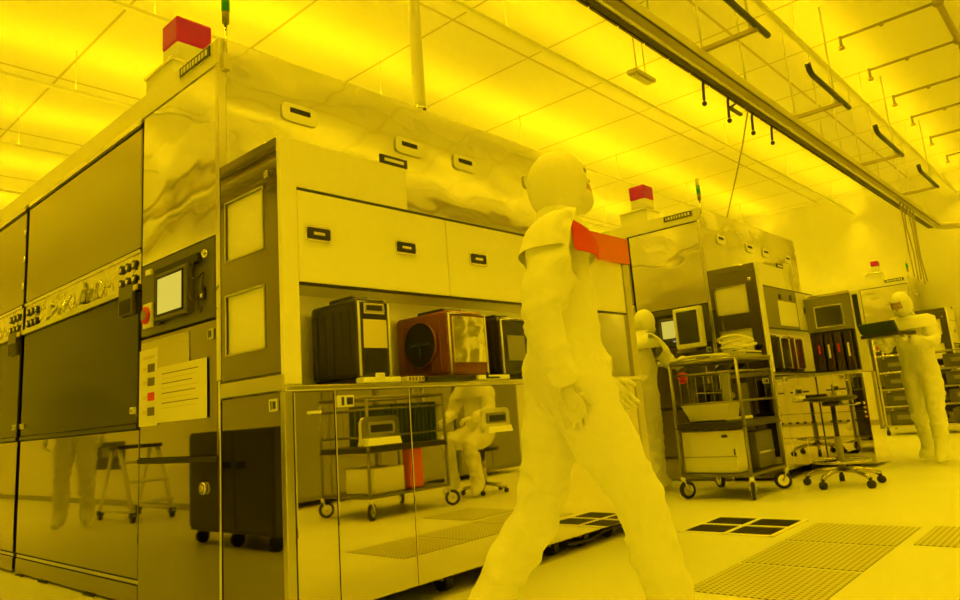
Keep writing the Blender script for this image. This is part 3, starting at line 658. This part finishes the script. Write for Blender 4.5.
# ------------------------------------------------------------------ people
def skin_mesh(verts, edges, radii, root=0, sub=2):
    me = bpy.data.meshes.new('tmp'); me.from_pydata([tuple(v) for v in verts], edges, [])
    o = bpy.data.objects.new('tmp', me); COL.objects.link(o)
    m = o.modifiers.new('s', 'SKIN'); m.use_smooth_shade = True; m.branch_smoothing = .3
    for i, sv in enumerate(me.skin_vertices[0].data):
        r = radii[i]; sv.radius = r if isinstance(r, tuple) else (r, r); sv.use_root = i == root
    s = o.modifiers.new('u', 'SUBSURF'); s.levels = sub; s.render_levels = sub
    dg = bpy.context.evaluated_depsgraph_get(); out = bpy.data.meshes.new_from_object(o.evaluated_get(dg))
    bpy.data.objects.remove(o); bpy.data.meshes.remove(me)
    return out
from mathutils import noise
def folds(bm, amp=.017):
    bm.normal_update()
    for v in bm.verts:
        p = v.co; q = Vector((p.x * 7, p.y * 7, p.z * 13)); w_ = noise.noise(q) + .6 * noise.noise(Vector((p.x * 16, p.y * 16, p.z * 24 + 3)))
        r = 1 - abs(noise.noise(Vector((p.x * 5 + p.z * 6, p.y * 5, p.z * 9 - p.x * 4)))) * 2
        v.co = p + v.normal * amp * (w_ * .7 + max(0, r - .55) * 1.2)
def frame(f, up):
    f = Vector(f).normalized(); l = Vector(up).cross(f).normalized(); u = f.cross(l)
    return Matrix((f, l, u)).transposed()   # columns: forward, left, up
def hand(mb, wrist, d, palm, side, curl=.5):
    """wrist point, finger direction d, palm normal, side=+1 when the thumb lies along d x palm"""
    d = Vector(d).normalized(); p = Vector(palm); p = (p - p.dot(d) * d).normalized(); s = d.cross(p) * side; w = Vector(wrist)
    V, E, RR = [], [], []
    def add(pt, r, par=None):
        V.append(pt); RR.append(r)
        if par is not None: E.append((par, len(V) - 1))
        return len(V) - 1
    a = add(w - d * .02, .024); b = add(w + d * .035, (.028)); c = add(w + d * .065, .027, b); E.append((a, b))
    me = skin_mesh(V, E, RR, 0, 1); mb.add_mesh(me, ['glove'])
    mb.ball(w + d * .05, (.05, .042, .016), 'glove', 14, Matrix((d, s, p)).transposed())
    for k, (off, ln) in enumerate(((.031, .068), (.010, .077), (-.011, .070), (-.031, .054))):
        V, E, RR = [], [], []; pt = w + d * .06 + s * off; ang = 0; add(pt, .0105); cur = 0
        for j, fr in enumerate((.45, .32, .23)):
            ang += curl * (.7 if j == 0 else 1.) ; dd = (d * math.cos(ang) + p * math.sin(ang))
            pt = pt + dd * ln * fr * 1.25; cur = add(pt, .0095 - .001 * j, cur)
        mb.add_mesh(skin_mesh(V, E, RR, 0, 1), ['glove'])
    V, E, RR = [], [], []; pt = w + d * .018 + s * .028; add(pt, .0125)
    pt2 = pt + (d * .55 + s * .75 + p * .25).normalized() * .035; k = add(pt2, .0115, 0)
    pt3 = pt2 + (d * .85 + s * .25 + p * .45).normalized() * .034; add(pt3, .0095, k)
    mb.add_mesh(skin_mesh(V, E, RR, 0, 1), ['glove'])
def person(label, loc, rz, J, face=(1, 0, 0), palm=None, curl=(.5, .5), patch=False):
    """J: joints in local space, the body facing +X, +Y its left"""
    t = empty('person', label, 'person', loc, rz)
    j = {k: Vector(v) for k, v in J.items()}
    names = ['pel', 'waist', 'chest', 'neck', 'ls', 'le', 'lw', 'rs', 're', 'rw', 'lh', 'lk', 'la', 'lt', 'rh', 'rk', 'ra', 'rt']
    rad = dict(pel=.15, waist=.150, chest=.165, neck=.075, ls=.095, le=.066, lw=.044, rs=.095, re=.066, rw=.044, lh=.118, lk=.082, la=.064, lt=.04, rh=.118, rk=.082, ra=.064, rt=.04)
    V = [j[n] for n in names]; ix = {n: i for i, n in enumerate(names)}
    ed = [('pel', 'waist'), ('waist', 'chest'), ('chest', 'neck'), ('chest', 'ls'), ('ls', 'le'), ('le', 'lw'), ('chest', 'rs'), ('rs', 're'), ('re', 'rw'), ('pel', 'lh'), ('lh', 'lk'), ('lk', 'la'), ('la', 'lt'), ('pel', 'rh'), ('rh', 'rk'), ('rk', 'ra'), ('ra', 'rt')]
    E = [(ix[a], ix[b]) for a, b in ed]; RR = [rad[n] for n in names]
    # mid-limb points give the cloth its fullness
    for a, b, r in (('ls', 'le', .078), ('rs', 're', .078), ('lh', 'lk', .105), ('rh', 'rk', .105), ('lk', 'la', .078), ('rk', 'ra', .078), ('le', 'lw', .054), ('re', 'rw', .054)):
        E.remove((ix[a], ix[b])); V.append((j[a] + j[b]) / 2); RR.append(r); n = len(V) - 1; E += [(ix[a], n), (n, ix[b])]
    body = MB(); body.add_mesh(skin_mesh(V, E, RR, 0, 3), ['suit']); folds(body.bm); bvh = BVHTree.FromBMesh(body.bm)
    F = frame(face, (0, 0, 1)); hc = j['head']
    # head: skull, jaw, nose, eyes
    g0 = len(body.bm.verts)
    body.ball((0, 0, 0), (.098, .077, .118), 'skin', 24); body.bm.verts.ensure_lookup_table()
    for v in body.bm.verts[g0:]:
        if v.co.z < 0: v.co.y *= 1 + v.co.z * 2.2; v.co.x *= 1 + v.co.z * .6
    body.lathe([(0, .03), (.008, .02), (.014, -.012), (.016, -.022), (.0, -.03)], 'skin', 10, (.097, 0, -.012))
    for s in (-1, 1):
        body.ball((.084, s * .032, .012), (.013, .015, .011), 'eye', 10); body.ball((.0935, s * .032, .012), (.005, .007, .007), 'pupil', 8)
        body.ball((0.0, s * .076, -.005), (.02, .012, .032), 'skin', 10)
    body.bm.verts.ensure_lookup_table()
    for v in body.bm.verts[g0:]: v.co = hc + F @ v.co
    for s, e, w in (('l', 'le', 'lw'), ('r', 're', 'rw')):
        d = j[w] - j[e]; pn = (palm or {}).get(s, (0, -1 if s == 'l' else 1, 0))
        pv = Vector(pn); dn = d.normalized(); pv = (pv - pv.dot(dn) * dn).normalized()
        th = dn.cross(pv); fwd = Vector((1, 0, .35)); sd = 1 if th.dot(fwd) >= 0 else -1
        hand(body, j[w] + dn * .015, d, pn, sd, curl[0 if s == 'l' else 1])
    body.build('body', t)
    # hood with face opening and cape
    h = MB(); h.ball((-.008, 0, .006), (.113, .094, .131), 'suit', 28)
    kill = [f for f in h.bm.faces if (lambda c: c.x > .055 and abs(c.y) < .062 and -.075 < c.z < .055)(f.calc_center_median())]
    bmesh.ops.delete(h.bm, geom=kill, context='FACES')
    for v in h.bm.verts: v.co = hc + F @ v.co
    cc = (j['ls'] + j['rs']) / 2; cc.z -= .06
    base_yaw = math.atan2((j['ls'] - j['rs']).y, (j['ls'] - j['rs']).x) - math.pi / 2
    def drape(mb, polar, a0, a1, n, off, m):
        full = a1 - a0 > 6.28; rings = []; i_ = mb._mi(m)
        D_ = []; U_ = []
        for pz in polar:
            dr, ur = [], []
            for q in range(n if full else n + 1):
                a = a0 + (a1 - a0) * q / n + base_yaw
                u = Vector((math.sin(R(pz)) * math.cos(a), math.sin(R(pz)) * math.sin(a), math.cos(R(pz))))
                hit = bvh.ray_cast(cc + u * .6, -u)[0]
                dr.append(min((hit - cc).length, .27) if hit else 0.); ur.append(u)
            D_.append(dr); U_.append(ur)
        for _ in range(5):     # cloth bridges hollows
            for dr in D_:
                o_ = dr[:]
                for q in range(len(dr)):
                    if full or 0 < q < len(dr) - 1: dr[q] = max(o_[q], (o_[q - 1] + o_[(q + 1) % len(o_)]) / 2)
        for dr, ur in zip(D_, U_): rings.append([cc + u * (d_ + off) for d_, u in zip(dr, ur)])
        vr = [[mb.bm.verts.new(p) for p in rg] for rg in rings]
        for A_, B_ in zip(vr, vr[1:]):
            for q in range(n):
                q2 = (q + 1) % len(A_); f_ = mb.bm.faces.new((A_[q], A_[q2], B_[q2], B_[q])); f_.material_index = i_; f_.smooth = True
        return vr
    vr = drape(h, (30, 42, 54, 66, 78, 90), 0, 2 * math.pi, 36, .016, 'suit')
    i_ = h._mi('suit'); up_ = []
    for q in range(36):
        a = 2 * math.pi * q / 36 + base_yaw
        up_.append(h.bm.verts.new(hc + Vector((-.01 + .078 * math.cos(a), .07 * math.sin(a), -.06))))
    for q in range(36):
        f_ = h.bm.faces.new((up_[q], up_[(q + 1) % 36], vr[0][(q + 1) % 36], vr[0][q])); f_.material_index = i_; f_.smooth = True
    vco = [[v.co.copy() for v in rg] for rg in vr]
    h.build('hood', t)
    if patch:
        q_ = MB(); i2 = q_._mi('redm'); rows = []
        for pr, w_ in ((3, .55), (3, 1.), (4, .5), (4, 1.), (4, 1.35)):
            rows.append([])
            for q in range(28, 37):
                A_, B_ = vco[pr][q % 36], vco[pr + 1][q % 36]; p_ = A_.lerp(B_, w_); rows[-1].append(p_ + (p_ - cc).normalized() * .009)
        for off in (0., .004):
            vr2 = [[q_.bm.verts.new(p_ + (p_ - cc).normalized() * off) for p_ in rw] for rw in rows]
            for A_, B_ in zip(vr2, vr2[1:]):
                for q in range(8):
                    f_ = q_.bm.faces.new((A_[q], A_[q + 1], B_[q + 1], B_[q])); f_.material_index = i2; f_.smooth = True
        q_.build('shoulder_patch', t)
    m = MB(); m.ball((.062, 0, -.05), (.05, .066, .05), 'mask', 18)
    for v in m.bm.verts: v.co = hc + F @ v.co
    m.build('face_mask', t)
    for s in 'lr':
        a, b, c = j[s + 'k'], j[s + 'a'], j[s + 't']
        mid = b + (a - b) * .55; fd = (c - b); heel = b + Vector((-fd.x, -fd.y, 0)).normalized() * .05 + Vector((0, 0, -.025 if fd.z < -.01 else -.02)); heel = Vector((heel.x, heel.y, min(b.z, heel.z)))
        me = skin_mesh([b, mid, b.lerp(c, .55), c, heel], [(0, 1), (0, 2), (2, 3), (0, 4)], [.07, .079, .058, .046, .05], 0, 2)
        bt = MB().add_mesh(me, ['suit']).build('boot', t)
    return t
def legs(lx, lz, rx, rz_, hz=.90, bend=.0):
    pass
STAND = dict(pel=(0, 0, .95), waist=(.01, 0, 1.10), chest=(.0, 0, 1.30), neck=(.01, 0, 1.46), head=(.035, 0, 1.60), ls=(0, .17, 1.39), rs=(0, -.17, 1.39),
             le=(-.02, .25, 1.12), re=(-.02, -.25, 1.12), lw=(.08, .25, .90), rw=(.08, -.25, .90), lh=(0, .095, .90), rh=(0, -.095, .90), lk=(.03, .11, .49), rk=(.03, -.11, .49),
             la=(-.01, .12, .10), ra=(-.01, -.12, .10), lt=(.14, .14, .045), rt=(.14, -.14, .045))
def pose(**k): d = dict(STAND); d.update(k); return d
# walking person in front of the first machine
person('person in white hooded coverall with red shoulder patch, mid-stride in front of the nearest machine', (.36, -1.10, 0), R(-44), pose(
    pel=(0, 0, .93), waist=(.01, 0, 1.08), chest=(.02, 0, 1.28), neck=(.035, 0, 1.44), head=(.06, 0, 1.575), ls=(.04, .165, 1.375), rs=(0, -.165, 1.375), le=(.08, .22, 1.12), lw=(.20, .19, .91), re=(-.09, -.23, 1.12), rw=(-.03, -.22, .88),
    lh=(.0, .095, .88), lk=(-.10, .10, .48), la=(-.34, .10, .155), lt=(-.22, .11, .05), rh=(.02, -.095, .88), rk=(.20, -.10, .49), ra=(.27, -.11, .10), rt=(.41, -.12, .055)), patch=True)
# person at the right, holding a dark case
P2 = (6.82, -.90, 0)
person('person in white coverall at the right, holding an open black case, facing left', P2, R(158), pose(
    pel=(0, 0, .95), chest=(.03, 0, 1.30), neck=(.06, 0, 1.46), head=(.12, 0, 1.585), le=(.10, .26, 1.17), lw=(.34, .15, 1.22), re=(.10, -.26, 1.17), rw=(.34, -.15, 1.22),
    lk=(.06, .12, .49), la=(.10, .14, .10), lt=(.24, .16, .045), rk=(-.03, -.12, .49), ra=(-.15, -.14, .10), rt=(-.0, -.17, .045)), face=(.9, 0, -.35), palm={'l': (0, -.2, 1), 'r': (0, .2, 1)}, curl=(.35, .35))
t = empty('black_case', 'open black case resting in the hands of the person at the right', 'case', (P2[0] + .40 * math.cos(R(158)), P2[1] + .40 * math.sin(R(158)), 1.262), R(158))
MB().box((-.14, -.2, 0), (.16, .2, .035), 'dark', .008).build('base', t)
MB().box((.14, -.2, .02), (.165, .2, .15), 'teal', .006, rot=Matrix.Rotation(R(22), 3, 'Y')).build('lid', t)
MB().box((.06, -.05, .035), (.11, .02, .045), 'paper').build('label_sheet', t)
# operator at the second machine
person('person in white hood and coverall working at the second machine, behind the trolley', (4.48, 1.0, 0), R(-18), pose(
    chest=(.05, 0, 1.27), neck=(.10, 0, 1.43), head=(.16, 0, 1.56), waist=(.02, 0, 1.08), ls=(.03, .17, 1.36), rs=(.05, -.17, 1.36), le=(.16, .24, 1.14), lw=(.38, .14, 1.16), re=(.20, -.26, 1.13), rw=(.42, -.24, 1.16)), face=(1, -.1, -.2), palm={'l': (0, 0, -1), 'r': (0, 0, -1)})

# ------------------------------------------------------------------ things seen mirrored in the steel panels
t = empty('roller_cabinet', 'dark grey cabinet on casters, mirrored in the lower panels of the nearest machine', 'cabinet', (-1.72, 1.97, 0))
MB().box((0, 0, .10), (.56, 1.22, .84), 'grey', .008).build('body', t)
MB().box((.56, .52, .13), (.572, 1.21, .82), 'grey', .005).box((.56, .01, .13), (.572, .51, .82), 'grey', .005).build('doors', t)
for y in (.42, .62): MB().box((.57, y - .05, .56), (.582, y + .05, .61), 'black', .004).build('handle', t)
for x in (.06, .5):
    for y in (.08, .6, 1.13): MB().cyl((x, y - .02, .05), (x, y + .02, .05), .05, 'rubber', n=16).box((x - .03, y - .035, .06), (x + .03, y + .035, .105), 'dark', .004).build('caster', t)
t = empty('step_ladder', 'white rolling step ladder near the left wall, mirrored in the nearest machine', 'ladder', (-1.95, 5.2, 0))
for x in (0, .4):
    MB().tube([(x, 0, .06), (x, .38, .74)], .024, 'white', 8).build('rail', t)
    MB().tube([(x, .88, .06), (x, .56, .72)], .018, 'white', 8).build('rear_leg', t)
    MB().tube([(x, .02, .10), (x, .86, .10)], .016, 'white', 8).build('base_bar', t)
for k in range(3): MB().box((0, -.02 + .12 * k, .18 + .2 * k), (.4, .16 + .12 * k, .205 + .2 * k), 'cream', .004).build('step', t)
MB().box((-.03, .32, .735), (.43, .60, .775), 'dark', .008).build('top_step', t)
for y in (.02, .86):
    for x in (0, .4): MB().cyl((x - .015, y, .045), (x + .015, y, .045), .044, 'rubber', n=14).box((x - .03, y - .03, .05), (x + .03, y + .03, .10), 'dark', .004).build('caster', t)
person('person in white coverall standing by the left wall, seen only mirrored in the nearest machine', (-1.14, 5.62, 0), R(-60), STAND)
t = empty('wall_notice', 'dark framed notice on the left wall, mirrored in the nearest machine', 'notice', (XL + .004, 7.95, .62))
MB().box((0, -.5, -.16), (.02, .5, .2), 'dark', .006).build('frame', t); MB().box((.02, -.3, .0), (.024, .2, .13), 'midgrey').build('print', t)
trolley('second steel trolley with racks, mirrored in the front panels of the nearest machine', (2.36, -3.13, 0), 0, .93, .68, 1.03)
for k in range(13):
    x = 2.62 + .052 * k
    g = MB().box((x, -3.05, .607), (x + .042, -2.55, .97), 'teal', .006)
    tag(g.build('cassette'), 'narrow dark green cassette standing in a row on the second trolley', 'cassette', 'cassettes on the second trolley')
tag(MB().box((2.45, -2.9, .201), (2.80, -2.5, .42), 'cream', .01).build('white_carton'), 'white carton on the lower shelf of the second trolley', 'carton')
tag(MB().box((2.86, -2.6, .201), (3.02, -2.48, .56), 'orange', .02).build('orange_bag'), 'orange bag on the lower shelf of the second trolley', 'bag')
tag(MB().box((2.40, -2.6, .607), (2.58, -2.5, .74), 'card', .02).build('card_box'), 'tan box on the middle shelf of the second trolley', 'box')
for k, (z, m, w_) in enumerate([(3.3, 'pipe', 'lowest'), (3.48, 'white', 'second from below'), (3.62, 'pipe', 'third from below'), (3.85, 'pipe', 'topmost')]):  # unseen wall pipes, added to give the steel reflections some lines
    for wall_, P_, Q_ in (('left', (XL + .115, YR + .2, z), (XL + .115, YB - .1, z)), ('right', (XL + .2, YR + .115, z + .3), (XF - .1, YR + .115, z + .3))):
        t = empty('reflection_pipe', 'added pipe for mirror reflections along the %s wall, %s of four' % (wall_, w_), 'pipe', P_, group='added pipes on the %s wall' % wall_)
        d_ = Vector(Q_) - Vector(P_); MB().cyl((0, 0, 0), d_, .045, m, n=12).build('tube', t)
        for u_ in (.1, .35, .6, .85):
            p_ = d_ * u_; g = MB()
            g.box(p_ - Vector((.09, .02, .05)) if wall_ == 'left' else p_ - Vector((.02, .09, .05)), p_ + Vector((.05, .02, .05)) if wall_ == 'left' else p_ + Vector((.02, .05, .05)), 'trim', .004); g.build('clamp', t)
# seated person and stool beyond the second trolley
t = empty('work_stool', 'low round stool under the seated person, mirrored in the front panels', 'stool', (4.12, -2.75, 0))
MB().lathe([(0, .47), (.17, .47), (.18, .455), (.17, .43), (0, .43)], 'dark', 24).build('seat', t)
MB().cyl((0, 0, .08), (0, 0, .43), .025, 'tube').build('column', t)
for k in range(5):
    a = R(72 * k); l = MB().tube([(0, 0, .10), (.24 * math.cos(a), .24 * math.sin(a), .06)], .018, 'tube', 8).build('leg', t)
    MB().cyl((.24 * math.cos(a), .24 * math.sin(a) - .012, .025), (.24 * math.cos(a), .24 * math.sin(a) + .012, .025), .025, 'rubber', n=12).build('caster', l)
person('person in white coverall sitting on a low stool, seen only mirrored in the front panels', (4.12, -2.75, 0), R(172), dict(
    pel=(0, 0, .635), waist=(.04, 0, .77), chest=(.10, 0, .96), neck=(.15, 0, 1.11), head=(.20, 0, 1.25), ls=(.09, .17, 1.05), rs=(.09, -.17, 1.05), le=(.18, .25, .82), lw=(.40, .16, .78), re=(.18, -.25, .82), rw=(.40, -.16, .78),
    lh=(.04, .10, .57), rh=(.04, -.10, .57), lk=(.45, .14, .56), rk=(.45, -.14, .54), la=(.36, .14, .11), ra=(.30, -.14, .11), lt=(.50, .15, .05), rt=(.44, -.15, .05)), palm={'l': (0, 0, -1), 'r': (0, 0, -1)})
for k, (x, m, lb) in enumerate([(1.2, 'locker', 'nearest to the camera'), (2.5, 'locker', 'behind the second trolley'), (3.8, 'locker', 'behind the seated person'), (5.1, 'midgrey', 'farthest along the right wall')]):
    t = empty('wall_locker', 'dull locker along the right wall, mirrored only, ' + lb, 'locker', (x, YR + .03, 0), group='lockers along the right wall')
    MB().box((0, 0, .06), (1.25, .6, 2.2), m, .01).build('body', t)
    for d0 in (.02, .635): 
        d = MB().box((d0, .6, .10), (d0 + .595, .615, 2.16), m, .006).build('door', t)
        MB().box((d0 + (.5 if d0 < .1 else .05), .615, 1.0), (d0 + (.54 if d0 < .1 else .09), .64, 1.2), 'tube', .006).build('handle', d)

# ------------------------------------------------------------------ camera, world
CAM_LOC = (-1.612, -2.534, .82)
yaw, pitch, roll = 41.14885528, 10.62827766, -4.43928249
fw = Vector((math.cos(R(pitch)) * math.cos(R(yaw)), math.cos(R(pitch)) * math.sin(R(yaw)), math.sin(R(pitch))))
rt = fw.cross(Vector((0, 0, 1))).normalized(); up = rt.cross(fw)
c, s = math.cos(R(roll)), math.sin(R(roll)); r2 = c * rt + s * up; u2 = -s * rt + c * up
cam = bpy.data.cameras.new('camera'); co = bpy.data.objects.new('camera', cam); COL.objects.link(co)
mw = Matrix((r2, u2, -fw)).transposed().to_4x4(); mw.translation = Vector(CAM_LOC); co.matrix_world = mw
cam.sensor_fit = 'HORIZONTAL'; cam.sensor_width = 36; cam.lens = 717.164 / 960 * 36
cam.shift_x = (480 - 488.803) / 960; cam.shift_y = (277.710 - 300) / 960
cam.clip_start = .05; cam.clip_end = 60
scene.camera = co
w = bpy.data.worlds.new('world'); scene.world = w; w.use_nodes = True
w.node_tree.nodes['Background'].inputs[0].default_value = (1, .65, .01, 1); w.node_tree.nodes['Background'].inputs[1].default_value = .05
M['glow'].node_tree.nodes['Principled BSDF'].inputs['Emission Strength'].default_value = LAMP
vs_ = scene.view_settings; vs_.view_transform = 'Standard'; vs_.look = 'None'; vs_.gamma = 1; vs_.use_curve_mapping = False; vs_.exposure = -.36
cy = scene.cycles; cy.max_bounces = 14; cy.diffuse_bounces = 10; cy.glossy_bounces = 6; cy.sample_clamp_indirect = 6; cy.caustics_reflective = False; cy.caustics_refractive = False
